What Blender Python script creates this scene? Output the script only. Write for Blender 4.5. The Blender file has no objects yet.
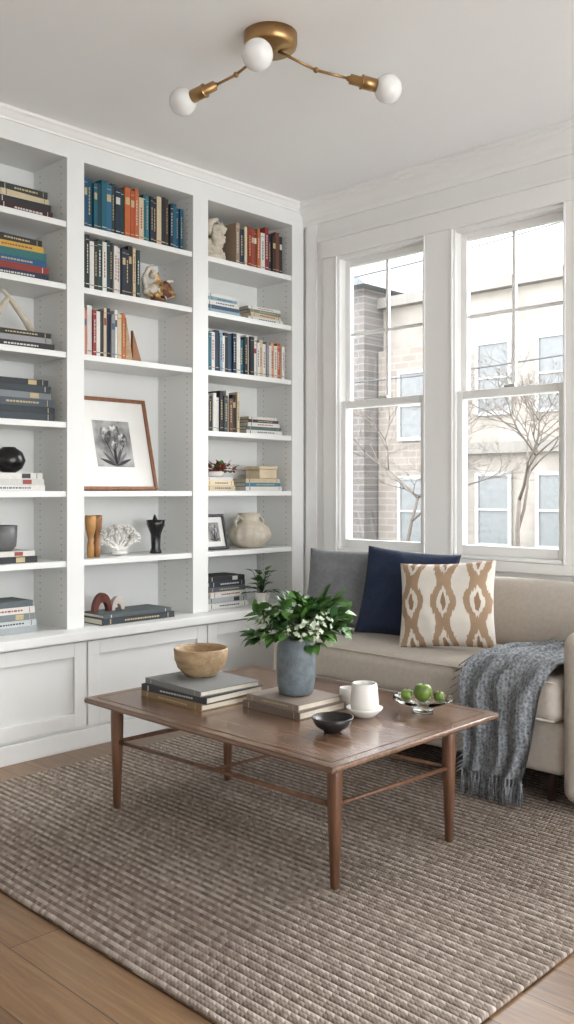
import bpy, bmesh, math, random
from math import sin, cos, pi, radians, sqrt
from mathutils import Vector, Matrix, Euler, noise
R = random.Random(7)
scene = bpy.context.scene
COL = scene.collection

# ------------------------------------------------------------------ materials
def srgb(r, g, b):
    def c(x):
        x /= 255.
        return x / 12.92 if x <= .04045 else ((x + .055) / 1.055) ** 2.4
    return (c(r), c(g), c(b), 1)

def new_mat(name):
    m = bpy.data.materials.new(name); m.use_nodes = True
    nt = m.node_tree
    return m, nt, nt.nodes['Principled BSDF']

def N(nt, typ, **kw):
    n = nt.nodes.new(typ)
    for k, v in kw.items():
        if k in n.inputs: n.inputs[k].default_value = v
        else: setattr(n, k, v)
    return n

def mat(name, col, rough=.6, metal=0., var=.06, scale=12., bump=0., bscale=80., spec=None, emit=0, sheen=0, stretch=(1, 1, 1), coat=0):
    m, nt, b = new_mat(name)
    tc = N(nt, 'ShaderNodeTexCoord'); mp = N(nt, 'ShaderNodeMapping'); mp.inputs['Scale'].default_value = stretch
    nt.links.new(tc.outputs['Object'], mp.inputs['Vector'])
    no = N(nt, 'ShaderNodeTexNoise', Scale=scale, Detail=4.)
    nt.links.new(mp.outputs[0], no.inputs['Vector'])
    rp = N(nt, 'ShaderNodeValToRGB')
    lo = tuple(max(0, c * (1 - var * 2)) for c in col[:3]) + (1,)
    hi = tuple(min(1, c * (1 + var * 2)) for c in col[:3]) + (1,)
    rp.color_ramp.elements[0].position = .3; rp.color_ramp.elements[0].color = lo
    rp.color_ramp.elements[1].position = .7; rp.color_ramp.elements[1].color = hi
    nt.links.new(no.outputs['Fac'], rp.inputs['Fac'])
    nt.links.new(rp.outputs['Color'], b.inputs['Base Color'])
    b.inputs['Roughness'].default_value = rough; b.inputs['Metallic'].default_value = metal
    if spec is not None: b.inputs['Specular IOR Level'].default_value = spec
    if sheen: b.inputs['Sheen Weight'].default_value = sheen
    if coat: b.inputs['Coat Weight'].default_value = coat; b.inputs['Coat Roughness'].default_value = .15
    if emit:
        b.inputs['Emission Color'].default_value = col; b.inputs['Emission Strength'].default_value = emit
    if bump:
        bn = N(nt, 'ShaderNodeTexNoise', Scale=bscale, Detail=3.)
        nt.links.new(mp.outputs[0], bn.inputs['Vector'])
        bp = N(nt, 'ShaderNodeBump', Strength=bump, Distance=.004)
        nt.links.new(bn.outputs['Fac'], bp.inputs['Height'])
        nt.links.new(bp.outputs[0], b.inputs['Normal'])
    return m

def mathn(nt, op, a, b=None, c=None):
    n = nt.nodes.new('ShaderNodeMath'); n.operation = op
    for i, s in enumerate((a, b, c)):
        if s is None: continue
        if isinstance(s, (int, float)): n.inputs[i].default_value = s
        else: nt.links.new(s, n.inputs[i])
    return n.outputs[0]

def wood(name, c1, c2, rough=.4, scale=6., axis='X', coat=0):
    m, nt, b = new_mat(name)
    tc = N(nt, 'ShaderNodeTexCoord'); mp = N(nt, 'ShaderNodeMapping')
    s = {'X': (.7, 9, 9), 'Y': (9, .7, 9), 'Z': (9, 9, .7)}[axis]
    mp.inputs['Scale'].default_value = s
    nt.links.new(tc.outputs['Object'], mp.inputs['Vector'])
    no = N(nt, 'ShaderNodeTexNoise', Scale=scale, Detail=8., Roughness=.65, Distortion=.6)
    nt.links.new(mp.outputs[0], no.inputs['Vector'])
    rp = N(nt, 'ShaderNodeValToRGB')
    rp.color_ramp.elements[0].position = .32; rp.color_ramp.elements[0].color = c1
    rp.color_ramp.elements[1].position = .68; rp.color_ramp.elements[1].color = c2
    nt.links.new(no.outputs['Fac'], rp.inputs['Fac']); nt.links.new(rp.outputs['Color'], b.inputs['Base Color'])
    b.inputs['Roughness'].default_value = rough
    if coat: b.inputs['Coat Weight'].default_value = coat; b.inputs['Coat Roughness'].default_value = .2
    bp = N(nt, 'ShaderNodeBump', Strength=.08, Distance=.002)
    nt.links.new(no.outputs['Fac'], bp.inputs['Height']); nt.links.new(bp.outputs[0], b.inputs['Normal'])
    return m

def attr_mat(name, rough=.55):
    m, nt, b = new_mat(name)
    a = N(nt, 'ShaderNodeAttribute', attribute_name='Col')
    tc = N(nt, 'ShaderNodeTexCoord'); no = N(nt, 'ShaderNodeTexNoise', Scale=60., Detail=3.)
    nt.links.new(tc.outputs['Object'], no.inputs['Vector'])
    k = mathn(nt, 'MULTIPLY_ADD', no.outputs['Fac'], .25, .87)
    mx = N(nt, 'ShaderNodeVectorMath', operation='SCALE')
    nt.links.new(a.outputs['Color'], mx.inputs[0]); nt.links.new(k, mx.inputs['Scale'])
    nt.links.new(mx.outputs[0], b.inputs['Base Color']); b.inputs['Roughness'].default_value = rough
    return m

WALL = mat('wall_paint', srgb(243, 243, 241), .7, var=.006, scale=3)
TRIM = mat('trim_paint', srgb(245, 245, 243), .42, var=.006, scale=3)
CEIL = mat('ceiling_paint', srgb(248, 248, 248), .85, var=.004, scale=2)
CASE = mat('bookcase_paint', srgb(232, 233, 231), .45, var=.008, scale=3)
BOOK = attr_mat('book_cloth_and_paper', .6)
BRASS = mat('aged_brass', srgb(172, 138, 96), .35, 1., var=.08, scale=20)
BULB = mat('opal_glass', srgb(236, 236, 234), .18, var=.01)
CERW = mat('white_ceramic', srgb(230, 228, 223), .25, var=.02)
CREAM = mat('cream_stoneware', srgb(208, 199, 182), .6, var=.08, scale=25, bump=.4, bscale=60)
BLACK = mat('black_ceramic', srgb(22, 22, 24), .25, var=.1)
SOFA = mat('sofa_linen', srgb(194, 185, 174), .9, var=.03, scale=60, bump=.35, bscale=420, sheen=.15)
NAVY = mat('navy_linen', srgb(28, 42, 68), .9, var=.08, scale=60, bump=.5, bscale=350)
GREYP = mat('grey_pillow_linen', srgb(118, 120, 124), .9, var=.05, scale=50, bump=.4, bscale=350)
LEAF = mat('leaf_green', srgb(78, 118, 54), .45, var=.3, scale=14)
LEAFD = mat('leaf_dark', srgb(46, 82, 42), .5, var=.3, scale=14)
STEM = mat('stem_green', srgb(84, 110, 60), .6)
PETAL = mat('pale_petal', srgb(190, 204, 178), .6, var=.1, scale=40)
WOODT = wood('walnut_table', srgb(98, 73, 58), srgb(138, 108, 88), .24, 5., 'X', coat=.4)
WOODL = wood('walnut_legs', srgb(92, 63, 47), srgb(130, 92, 68), .4, 5., 'Z')
FRAMEW = wood('frame_wood', srgb(110, 66, 42), srgb(150, 98, 66), .4, 6., 'Z')
BOWLW = wood('turned_bowl_wood', srgb(150, 122, 90), srgb(190, 164, 128), .6, 5., 'X')

# ------------------------------------------------------------------ mesh builder
class MB:
    def __init__(s): s.v = []; s.f = []; s.mi = []; s.sm = []; s.c = []
    def add(s, vs, fs, m=0, smooth=False, col=(1, 1, 1, 1), M=None):
        o = len(s.v)
        for p in vs:
            p = Vector(p)
            if M is not None: p = M @ p
            s.v.append(p)
        for f in fs:
            s.f.append([i + o for i in f]); s.mi.append(m); s.sm.append(smooth); s.c.append(col)
        return s
    def box(s, x0, x1, y0, y1, z0, z1, m=0, col=(1, 1, 1, 1), M=None):
        vs = [(x0, y0, z0), (x1, y0, z0), (x1, y1, z0), (x0, y1, z0), (x0, y0, z1), (x1, y0, z1), (x1, y1, z1), (x0, y1, z1)]
        fs = [(0, 3, 2, 1), (4, 5, 6, 7), (0, 1, 5, 4), (1, 2, 6, 5), (2, 3, 7, 6), (3, 0, 4, 7)]
        return s.add(vs, fs, m, False, col, M)
    def lathe(s, prof, seg=32, c=(0, 0, 0), m=0, smooth=True, M=None, col=(1, 1, 1, 1), wob=None):
        vs = []; fs = []; n = len(prof)
        for k in range(seg):
            a = 2 * pi * k / seg
            for (r, z) in prof:
                rr = r * (1 + (wob(a, z) if wob else 0))
                vs.append((c[0] + rr * cos(a), c[1] + rr * sin(a), c[2] + z))
        for k in range(seg):
            k2 = (k + 1) % seg
            for i in range(n - 1):
                fs.append((k * n + i, k2 * n + i, k2 * n + i + 1, k * n + i + 1))
        return s.add(vs, fs, m, smooth, col, M)
    def tube(s, path, r, seg=8, m=0, M=None, caps=True, col=(1, 1, 1, 1)):
        path = [Vector(p) for p in path]; n = len(path)
        rs = r if isinstance(r, (list, tuple)) else [r] * n
        vs = []; fs = []
        up = Vector((0, 0, 1)); prev = None
        for i, p in enumerate(path):
            t = (path[min(i + 1, n - 1)] - path[max(i - 1, 0)]).normalized()
            if prev is None:
                a = t.cross(up)
                if a.length < .05: a = t.cross(Vector((1, 0, 0)))
                a.normalize()
            else:
                a = (prev - t * prev.dot(t))
                if a.length < 1e-5: a = t.orthogonal()
                a.normalize()
            prev = a; b = t.cross(a)
            for k in range(seg):
                q = 2 * pi * k / seg
                vs.append(p + (a * cos(q) + b * sin(q)) * rs[i])
        for i in range(n - 1):
            for k in range(seg):
                k2 = (k + 1) % seg
                fs.append((i * seg + k, i * seg + k2, (i + 1) * seg + k2, (i + 1) * seg + k))
        if caps:
            fs.append(tuple(range(seg))[::-1]); fs.append(tuple((n - 1) * seg + k for k in range(seg)))
        return s.add(vs, fs, m, True, col, M)
    def ball(s, c, r, m=0, su=16, sv=10, sc=(1, 1, 1), col=(1, 1, 1, 1), M=None, nz=0, nf=8):
        vs = []; fs = []
        for j in range(sv + 1):
            th = pi * j / sv
            for i in range(su):
                a = 2 * pi * i / su
                d = Vector((sin(th) * cos(a), sin(th) * sin(a), cos(th)))
                k = 1 + (nz * noise.noise(d * nf * .3 + Vector(c) * 9) if nz else 0)
                vs.append((c[0] + d.x * r * sc[0] * k, c[1] + d.y * r * sc[1] * k, c[2] + d.z * r * sc[2] * k))
        for j in range(sv):
            for i in range(su):
                i2 = (i + 1) % su
                fs.append((j * su + i, (j + 1) * su + i, (j + 1) * su + i2, j * su + i2))
        return s.add(vs, fs, m, True, col, M)
    def leaf(s, base, d, n, L, W, m=0, fold=.25, curl=.2):
        d = Vector(d).normalized(); n = Vector(n); n = (n - d * n.dot(d)).normalized(); sd = d.cross(n)
        vs = []; K = 6
        for i in range(K + 1):
            t = i / K
            w = W * .5 * (sin(pi * t ** .8) ** .8 if 0 < t < 1 else 0)
            c = Vector(base) + d * (L * t) - n * (curl * L * t * t)
            vs += [c - sd * w + n * fold * w, c, c + sd * w + n * fold * w]
        fs = []
        for i in range(K):
            a = i * 3
            fs += [(a, a + 3, a + 4, a + 1), (a + 1, a + 4, a + 5, a + 2)]
        return s.add(vs, fs, m, True)
    def rbox(s, x0, x1, y0, y1, z0, z1, r=.04, puff=(0, 0, 0), m=0, M=None, n=8):
        h = [(x1 - x0) / 2, (y1 - y0) / 2, (z1 - z0) / 2]; c = Vector(((x0 + x1) / 2, (y0 + y1) / 2, (z0 + z1) / 2))
        r = min(r, min(h) * .999)
        def ax(hh):
            e = [-hh + r * (1 - math.tan(pi / 4 * (1 - k / 4.))) for k in range(5)]
            e[0] = -hh
            inner = [-(hh - r) + 2 * (hh - r) * k / n for k in range(1, n)]
            return e + inner + [-q for q in e[::-1]]
        A = [ax(q) for q in h]
        for a in range(3):
            b, d = (a + 1) % 3, (a + 2) % 3
            for sg in (-1, 1):
                vs = []; fs = []
                nb, nd = len(A[b]), len(A[d])
                for i in A[b]:
                    for j in A[d]:
                        p = Vector((0, 0, 0)); p[a] = sg * h[a]; p[b] = i; p[d] = j
                        inn = Vector([max(-(h[q] - r), min(h[q] - r, p[q])) for q in range(3)])
                        dd = p - inn
                        if dd.length > 0: p = inn + dd.normalized() * r
                        qn = [p[q] / h[q] for q in range(3)]
                        for q in range(3):
                            o1, o2 = (q + 1) % 3, (q + 2) % 3
                            p[q] += qn[q] * puff[q] * (1 - qn[o1] ** 2) * (1 - qn[o2] ** 2)
                        vs.append(p + c)
                for i in range(nb - 1):
                    for j in range(nd - 1):
                        q = (i * nd + j, (i + 1) * nd + j, (i + 1) * nd + j + 1, i * nd + j + 1)
                        fs.append(q if sg > 0 else q[::-1])
                s.add(vs, fs, m, True, M=M)
        return s
    def obj(s, name, mats, parent=None, bevel=0, subsurf=0, merge=False, fixn=False, usecol=False, bseg=2, uv=None):
        if not s.v: return None
        xs = [p.x for p in s.v]; ys = [p.y for p in s.v]; zs = [p.z for p in s.v]
        org = Vector(((min(xs) + max(xs)) / 2, (min(ys) + max(ys)) / 2, min(zs)))
        me = bpy.data.meshes.new(name)
        me.from_pydata([tuple(p - org) for p in s.v], [], s.f)
        for m in (mats if isinstance(mats, (list, tuple)) else [mats]): me.materials.append(m)
        for p, mi, sm in zip(me.polygons, s.mi, s.sm): p.material_index = mi; p.use_smooth = sm
        if usecol:
            ca = me.color_attributes.new('Col', 'FLOAT_COLOR', 'CORNER')
            for p, c in zip(me.polygons, s.c):
                for li in p.loop_indices: ca.data[li].color = c
        if merge or fixn:
            bm = bmesh.new(); bm.from_mesh(me)
            if merge: bmesh.ops.remove_doubles(bm, verts=bm.verts, dist=1e-5)
            if fixn: bmesh.ops.recalc_face_normals(bm, faces=bm.faces)
            bm.to_mesh(me); bm.free()
        o = bpy.data.objects.new(name, me); COL.objects.link(o)
        if parent: o.parent = parent; o.location = org - parent.location
        else: o.location = org
        if bevel:
            b = o.modifiers.new('bevel', 'BEVEL'); b.width = bevel; b.segments = bseg; b.limit_method = 'ANGLE'; b.angle_limit = radians(40)
        if subsurf:
            b = o.modifiers.new('sub', 'SUBSURF'); b.levels = subsurf; b.render_levels = subsurf
        return o

def group(name, loc=(0, 0, 0)):
    e = bpy.data.objects.new(name, None); COL.objects.link(e); e.location = loc; e.empty_display_size = .1
    return e
def rotM(c, rz=0, rx=0, ry=0):
    return Matrix.Translation(Vector(c)) @ Euler((rx, ry, rz)).to_matrix().to_4x4()

# ------------------------------------------------------------------ room shell
CH = 2.90; WY = 3.98; WX = -4.06
def floor_mat():
    m, nt, b = new_mat('oak_floor')
    tc = N(nt, 'ShaderNodeTexCoord')
    br = N(nt, 'ShaderNodeTexBrick', Scale=1., offset=.37, offset_frequency=2)
    br.inputs['Mortar Size'].default_value = .0014; br.inputs['Brick Width'].default_value = 1.7; br.inputs['Row Height'].default_value = .15
    br.inputs['Color1'].default_value = (.2, .2, .2, 1); br.inputs['Color2'].default_value = (.9, .9, .9, 1); br.inputs['Mortar'].default_value = (0, 0, 0, 1)
    br.inputs['Mortar Smooth'].default_value = .1
    nt.links.new(tc.outputs['Object'], br.inputs['Vector'])
    mp = N(nt, 'ShaderNodeMapping'); mp.inputs['Scale'].default_value = (1.2, 16, 1)
    nt.links.new(tc.outputs['Object'], mp.inputs['Vector'])
    no = N(nt, 'ShaderNodeTexNoise', Scale=2.6, Detail=8., Roughness=.68, Distortion=.8)
    nt.links.new(mp.outputs[0], no.inputs['Vector'])
    v = mathn(nt, 'MULTIPLY_ADD', br.outputs['Color'], .35, mathn(nt, 'MULTIPLY', no.outputs['Fac'], .7))
    rp = N(nt, 'ShaderNodeValToRGB')
    e = rp.color_ramp.elements
    e[0].position = .25; e[0].color = srgb(72, 52, 35); e[1].position = .78; e[1].color = srgb(152, 119, 84)
    x = e.new(.5); x.color = srgb(114, 85, 57)
    nt.links.new(v, rp.inputs['Fac'])
    mx = N(nt, 'ShaderNodeMix', data_type='RGBA'); mx.inputs[7].default_value = srgb(52, 38, 27)
    nt.links.new(br.outputs['Fac'], mx.inputs[0]); nt.links.new(rp.outputs[0], mx.inputs[6])
    nt.links.new(mx.outputs[2], b.inputs['Base Color'])
    b.inputs['Roughness'].default_value = .28
    bp = N(nt, 'ShaderNodeBump', Strength=.1, Distance=.002); nt.links.new(v, bp.inputs['Height']); nt.links.new(bp.outputs[0], b.inputs['Normal'])
    return m
MB().box(WX - .1, 3.2, -3.2, WY + .12, -.1, 0).obj('floor', floor_mat())
MB().box(WX - .1, 3.2, -3.2, WY + .12, CH, CH + .1).obj('ceiling', CEIL)
MB().box(WX - .1, WX, -3.2, WY + .12, 0, CH).obj('wall_left', WALL)
MB().box(WX, 3.2, -3.2, -3.1, 0, CH).obj('wall_back_light_block', WALL)  # unseen wall behind camera, added to block fill light from the open back
MB().box(3.1, 3.2, -3.1, -.2, 0, CH).box(3.1, 3.2, -.2, WY, 2.7, CH).obj('wall_right_light_block', WALL)  # unseen part-closed wall, added to cut side fill; its opening steers the light
OP = [(-3.46, -2.83), (-2.67, -2.03), (-1.87, -1.23), (0.0, 1.2)]
Z0, Z1 = .85, 2.55
w = MB(); T0, T1 = WY, WY + .12
w.box(WX, 3.2, T0, T1, 0, Z0); w.box(WX, 3.2, T0, T1, Z1, CH)
xs = [WX] + [q for o in OP for q in o] + [3.2]
for i in range(0, len(xs), 2): w.box(xs[i], xs[i + 1], T0, T1, Z0, Z1)
w.obj('wall_window', WALL, merge=True)

GLASS, gnt, gb = new_mat('window_glass')
gnt.nodes.remove(gb)
go = gnt.nodes['Material Output']; tr = N(gnt, 'ShaderNodeBsdfTransparent'); gl = N(gnt, 'ShaderNodeBsdfGlossy', Roughness=.02)
lw = N(gnt, 'ShaderNodeFresnel', IOR=1.35); ms = N(gnt, 'ShaderNodeMixShader')
gnt.links.new(lw.outputs[0], ms.inputs[0]); gnt.links.new(tr.outputs[0], ms.inputs[1]); gnt.links.new(gl.outputs[0], ms.inputs[2]); gnt.links.new(ms.outputs[0], go.inputs[0])

def window(i, x0, x1):
    e = group('window_%d' % i, ((x0 + x1) / 2, WY, Z0))
    f = MB()
    j = .018
    f.box(x0, x0 + j, WY - .005, WY + .11, Z0, Z1); f.box(x1 - j, x1, WY - .005, WY + .11, Z0, Z1)
    f.box(x0 + j, x1 - j, WY - .005, WY + .11, Z1 - j, Z1); f.box(x0 + j, x1 - j, WY - .02, WY + .11, Z0, Z0 + j)
    f.obj('jamb', TRIM, e, bevel=.003)
    s = MB(); a, b = x0 + j, x1 - j; zb, zt = Z0 + j, Z1 - j; zm = 1.69
    st = .034
    def sash(y0, y1, za, zc, rb, rt):
        s.box(a, a + st, y0, y1, za, zc); s.box(b - st, b, y0, y1, za, zc)
        s.box(a + st, b - st, y0, y1, za, za + rb); s.box(a + st, b - st, y0, y1, zc - rt, zc)
    sash(WY + .008, WY + .043, zb, zm + .02, .05, .04)
    sash(WY + .048, WY + .083, zm - .02, zt, .04, .04)
    mx = (a + b) / 2
    s.box(mx - .009, mx + .009, WY + .056, WY + .078, zm + .02, zt - .04)
    s.box(a + st, b - st, WY + .057, WY + .077, 2.09, 2.108)
    s.obj('sashes', TRIM, e, bevel=.004)
    MB().box(mx - .03, mx + .03, WY + .015, WY + .038, zm + .021, zm + .035).obj('sash_lock', mat('lock_metal', srgb(200, 200, 198), .3, .6), e, bevel=.004)
    MB().box(a + st - .003, b - st + .003, WY + .023, WY + .027, zb + .045, zm - .015).box(a + st - .003, b - st + .003, WY + .064, WY + .068, zm + .015, zt - .035).obj('glass', GLASS, e)
for i, (a, b) in enumerate(OP): window(i + 1, a, b)

# casings
c = MB()
y0 = WY - .022
def casing(xa, xb, za, zb, yy=y0): c.box(xa, xb, yy, WY, za, zb)
casing(-3.555, -3.46, .80, 2.55); casing(-2.83, -2.67, .80, 2.55); casing(-2.03, -1.87, .80, 2.55); casing(-1.23, -1.13, .80, 2.55)
c.box(-3.57, -1.115, WY - .026, WY, 2.55, 2.65); c.box(-3.585, -1.10, WY - .04, WY, 2.65, 2.668)
for a, b in ((-3.46, -3.448), (-2.842, -2.83), (-2.67, -2.658), (-2.042, -2.03)):
    c.box(a, b, WY - .028, WY - .02, .85, 2.55)
c.obj('trim_1', TRIM, bevel=.003)
MB().box(-3.60, -1.09, WY - .05, WY + .0, .80, .848).box(-3.57, -1.11, WY - .02, WY, .70, .80).obj('trim_2', TRIM, bevel=.004)
MB().box(-3.70, -3.62, WY - .012, WY, 0, 2.77).obj('trim_3', TRIM, bevel=.002)
def crown(prof, axis, a, b, name):
    m = MB(); n = len(prof); vs = []
    for t in (a, b):
        for (d, z) in prof: vs.append((t, WY - d, z) if axis == 'x' else (-3.72 + d, t, z))
    fs = [(i, i + 1, n + i + 1, n + i) for i in range(n - 1)]
    m.add(vs, fs, 0, False); m.obj(name, TRIM, fixn=True)
prof = [(0, 2.77), (.014, 2.77), (.014, 2.79), (.022, 2.80), (.022, 2.815), (.03, 2.83), (.045, 2.848), (.064, 2.858), (.07, 2.862), (.07, 2.875), (.09, 2.882), (.09, 2.899), (0, 2.899)]
crown(prof, 'x', -3.72, 3.1, 'trim_4')
prof = [(0, 2.85), (.010, 2.85), (.010, 2.858), (.02, 2.866), (.035, 2.88), (.045, 2.886), (.045, 2.899), (0, 2.899)]
crown(prof, 'y', .3, WY, 'trim_5')
MB().box(-3.6, 3.1, WY - .018, WY, 0, .14).obj('baseboard_window', TRIM, bevel=.004)

# ------------------------------------------------------------------ bookcase
BC = group('built_in_bookcase', (-3.86, 2.2, 0))
XB = -4.02; XF = -3.72
ups = [(.30, .40), (.99, 1.08), (1.60, 1.67), (2.343, 2.436), (3.111, 3.216), (3.869, WY - .013)]
SH = [2.465, 2.17, 1.85, 1.52, 1.195, .866]
CT = .545
b = MB(); b.box(WX + .001, XB, .30, WY - .002, 0.0, CH - .002); b.obj('back_panel', CASE, BC)
b = MB()
for a, c_ in ups: b.box(XB, XF, a, c_, CT, 2.764)
b.box(XB, XF, .30, WY - .002, 2.764, CH - .002)
b.obj('uprights', CASE, BC)
b = MB()
for i in range(len(ups) - 1):
    for k, z in enumerate(SH):
        if i == 3 and k == 3: continue
        b.box(XB, XF - .006, ups[i][1] + .001, ups[i + 1][0] - .001, z - .028, z)
b.obj('shelves', CASE, BC, bevel=.002)
b = MB()
for i in (2, 3, 4):
    yy = ups[i + 1][0] if i < 4 else 3.869
    for xx in (-3.77, -3.96):
        z = .62
        while z < 2.74:
            b.box(xx - .0025, xx + .0025, yy - .0012, yy + .001, z - .0025, z + .0025); z += .032
b.obj('shelf_pin_holes', mat('pin_hole', srgb(110, 110, 108), .8), BC)
b = MB()
b.box(XB, -3.60, .30, WY - .002, CT - .042, CT)
b.obj('countertop', CASE, BC, bevel=.004)
b = MB()
XL = -3.636
b.box(XB, XL - .012, .30, WY - .002, 0, CT - .042)
b.box(XL - .012, XL + .010, .30, WY - .002, 0, .085)
ds = [.30, .98, 1.665, 2.395, 3.135, WY - .004]
for i in range(5):
    a, c_ = ds[i] + .004, ds[i + 1] - .004; zb, zt = .10, .492; s = .065
    b.box(XL - .012, XL + .006, a, a + s, zb, zt); b.box(XL - .012, XL + .006, c_ - s, c_, zb, zt)
    b.box(XL - .012, XL + .006, a + s, c_ - s, zb, zb + s); b.box(XL - .012, XL + .006, a + s, c_ - s, zt - s, zt)
    b.box(XL - .012, XL - .008, a + s, c_ - s, zb + s, zt - s)
b.obj('base_cabinets', CASE, BC, bevel=.002)

# ------------------------------------------------------------------ books
PAGE = srgb(220, 212, 194)
def C(*a): return srgb(*a)
def one_book(m, t, h, d, col, rnd, M):
    cv = .003
    m.box(-d, 0, 0, cv, 0, h, col=col, M=M); m.box(-d, 0, t - cv, t, 0, h, col=col, M=M)
    m.box(-.004, .0, cv, t - cv, 0, h, col=col, M=M)
    m.box(-d + .006, -.004, cv, t - cv, .004, h - .004, col=PAGE, M=M)
    lum = col[0] * .3 + col[1] * .6 + col[2] * .1
    lab = C(190, 172, 130) if lum < .25 else rnd.choice([C(60, 60, 65), C(150, 70, 60), C(70, 90, 120)])
    if rnd.random() < .3 and lum < .3: lab = C(205, 205, 200)
    k = rnd.random()
    if k < .55:
        z = h * .30
        while z < h * .78:
            q = rnd.uniform(.006, .016); m.box(0, .0006, t * .38, t * .62, z, z + q, col=lab, M=M); z += q + .004
    elif k < .75:
        m.box(0, .0006, t * .12, t * .88, h * .66, h * .80, col=lab, M=M)
    m.box(0, .0006, t * .1, t * .9, h * .10, h * .115, col=lab, M=M)
    if rnd.random() < .5: m.box(0, .0006, t * .1, t * .9, h * .9, h * .91, col=lab, M=M)

def book_row(y0, y1, z, hmin, hmax, cols, seed, name='row_of_books', tmin=.02, tmax=.036):
    rnd = random.Random(seed); m = MB(); y = y0; i = 0
    while True:
        t = rnd.uniform(tmin, tmax)
        if y + t > y1: break
        h = rnd.uniform(hmin, hmax); d = rnd.uniform(.15, .19)
        one_book(m, t - .001, h, d, cols[i % len(cols)], rnd, rotM((-3.765 + rnd.uniform(-.012, .006), y, z + .0005)))
        y += t + .0005; i += 1
    return m.obj(name, BOOK, usecol=True)

def stack(cx, cy, z, items, seed, name='stack_of_books', face='x'):
    rnd = random.Random(seed); m = MB()
    zz = z + .0005
    for (L, D, t, col) in items:
        a = rnd.uniform(-.06, .06) + (0 if face == 'x' else -pi / 2)
        M = Matrix.Translation((cx, cy, zz)) @ Matrix.Rotation(a, 4, 'Z') @ Matrix.Translation((D / 2, -L / 2, 0)) @ Matrix(((1, 0, 0, 0), (0, 0, 1, 0), (0, 1, 0, 0), (0, 0, 0, 1)))
        one_book(m, t, L, D, col, rnd, M); zz += t + .0005
    o = m.obj(name, BOOK, usecol=True, fixn=True)
    return zz
W_, K_, Nv, Tl, Bl = C(216, 214, 208), C(40, 40, 44), C(32, 44, 66), C(28, 94, 112), C(34, 78, 116)
Or, Rd, Br, Cr, Gy, Gn, Yl, LB = C(184, 100, 54), C(136, 50, 42), C(108, 68, 48), C(202, 186, 156), C(136, 138, 140), C(36, 60, 56), C(198, 160, 66), C(126, 156, 174)
# bay 2
book_row(2.445, 3.10, 2.465, .225, .265, [Tl, Bl, C(22, 78, 98), Tl, C(26, 60, 74), Tl, C(44, 100, 134), Gn, Nv, Gn, Or, C(172, 82, 48), Or, Cr, Tl, C(60, 128, 136), Nv, K_, Cr, K_, C(70, 60, 50), Nv], 3, tmin=.018, tmax=.034)
book_row(2.445, 2.80, 2.17, .235, .27, [Gn, K_, W_, K_, Gn, W_, C(34, 60, 68), K_, W_, W_, Nv, K_, K_, Cr], 5, tmin=.018, tmax=.03)
book_row(2.445, 2.72, 1.85, .22, .25, [W_, C(196, 130, 112), W_, Rd, W_, K_, Cr, Nv, Gy, W_, Cr, Or], 9, tmin=.016, tmax=.028)
# bay 3
book_row(3.47, 3.86, 2.465, .21, .26, [C(150, 130, 110), Nv, Cr, Rd, C(160, 66, 48), Br, Or, W_, Rd, Nv, C(60, 44, 40), Br, K_], 12)
z = stack(-3.86, 3.37, 2.17, [(.25, .19, .025, C(150, 170, 178)), (.24, .18, .022, C(60, 84, 110)), (.24, .18, .025, W_), (.22, .17, .02, C(130, 160, 170)), (.22, .16, .018, W_)], 13)
z = stack(-3.86, 3.70, 2.17, [(.27, .19, .025, W_), (.26, .18, .022, Cr), (.24, .18, .02, C(120, 130, 120)), (.25, .17, .018, W_)], 14)
book_row(3.225, 3.60, 1.85, .20, .235, [K_, Tl, W_, Nv, LB, W_, K_, C(60, 90, 110), Nv, W_, Tl, K_, W_], 15, tmin=.02, tmax=.03)
book_row(3.602, 3.862, 1.85, .19, .215, [W_, W_, Cr, W_, Gy, W_, C(210, 156, 122), W_, Or], 16, tmin=.02, tmax=.03)
book_row(3.225, 3.50, 1.52, .19, .235, [W_, Gy, K_, W_, W_, K_, C(60, 70, 70), W_, Br, K_, Cr], 17, tmin=.018, tmax=.028)
z = stack(-3.86, 3.69, 1.52, [(.28, .19, .024, W_), (.27, .18, .02, C(90, 110, 110)), (.25, .18, .022, W_), (.24, .17, .018, C(60, 60, 62)), (.22, .16, .016, W_)], 18)
zE = stack(-3.86, 3.35, 1.195, [(.22, .18, .03, Cr), (.21, .17, .025, C(224, 206, 170)), (.20, .16, .02, W_)], 19)
zE2 = stack(-3.86, 3.68, 1.195, [(.31, .19, .024, W_), (.29, .18, .022, C(70, 120, 140)), (.27, .18, .022, Cr)], 20)
zG = stack(-3.86, 3.40, CT, [(.30, .2, .03, W_), (.29, .19, .03, C(170, 176, 178)), (.28, .19, .03, W_), (.27, .18, .026, C(90, 96, 100)), (.27, .18, .03, C(44, 52, 66)), (.26, .18, .028, K_)], 21)
# bay 1
stack(-3.86, 2.15, 2.465, [(.28, .2, .035, C(60, 30, 30)), (.27, .19, .03, K_), (.25, .18, .028, Cr), (.24, .18, .03, C(44, 52, 50))], 30)
stack(-3.86, 2.10, 2.17, [(.34, .2, .032, Nv), (.34, .2, .03, Rd), (.32, .19, .03, C(34, 86, 128)), (.32, .19, .035, C(44, 106, 106)), (.30, .18, .03, Yl), (.28, .18, .03, K_)], 31)
zC = stack(-3.86, 2.12, 1.85, [(.36, .2, .03, K_), (.34, .19, .026, C(150, 150, 150)), (.33, .19, .024, K_)], 32)
stack(-3.86, 2.12, 1.52, [(.36, .2, .035, C(54, 62, 70)), (.36, .2, .03, C(40, 50, 56)), (.35, .2, .035, C(70, 80, 90)), (.33, .19, .03, C(120, 126, 130)), (.33, .19, .03, C(50, 60, 66)), (.30, .19, .028, C(40, 44, 50))], 33)
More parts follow.
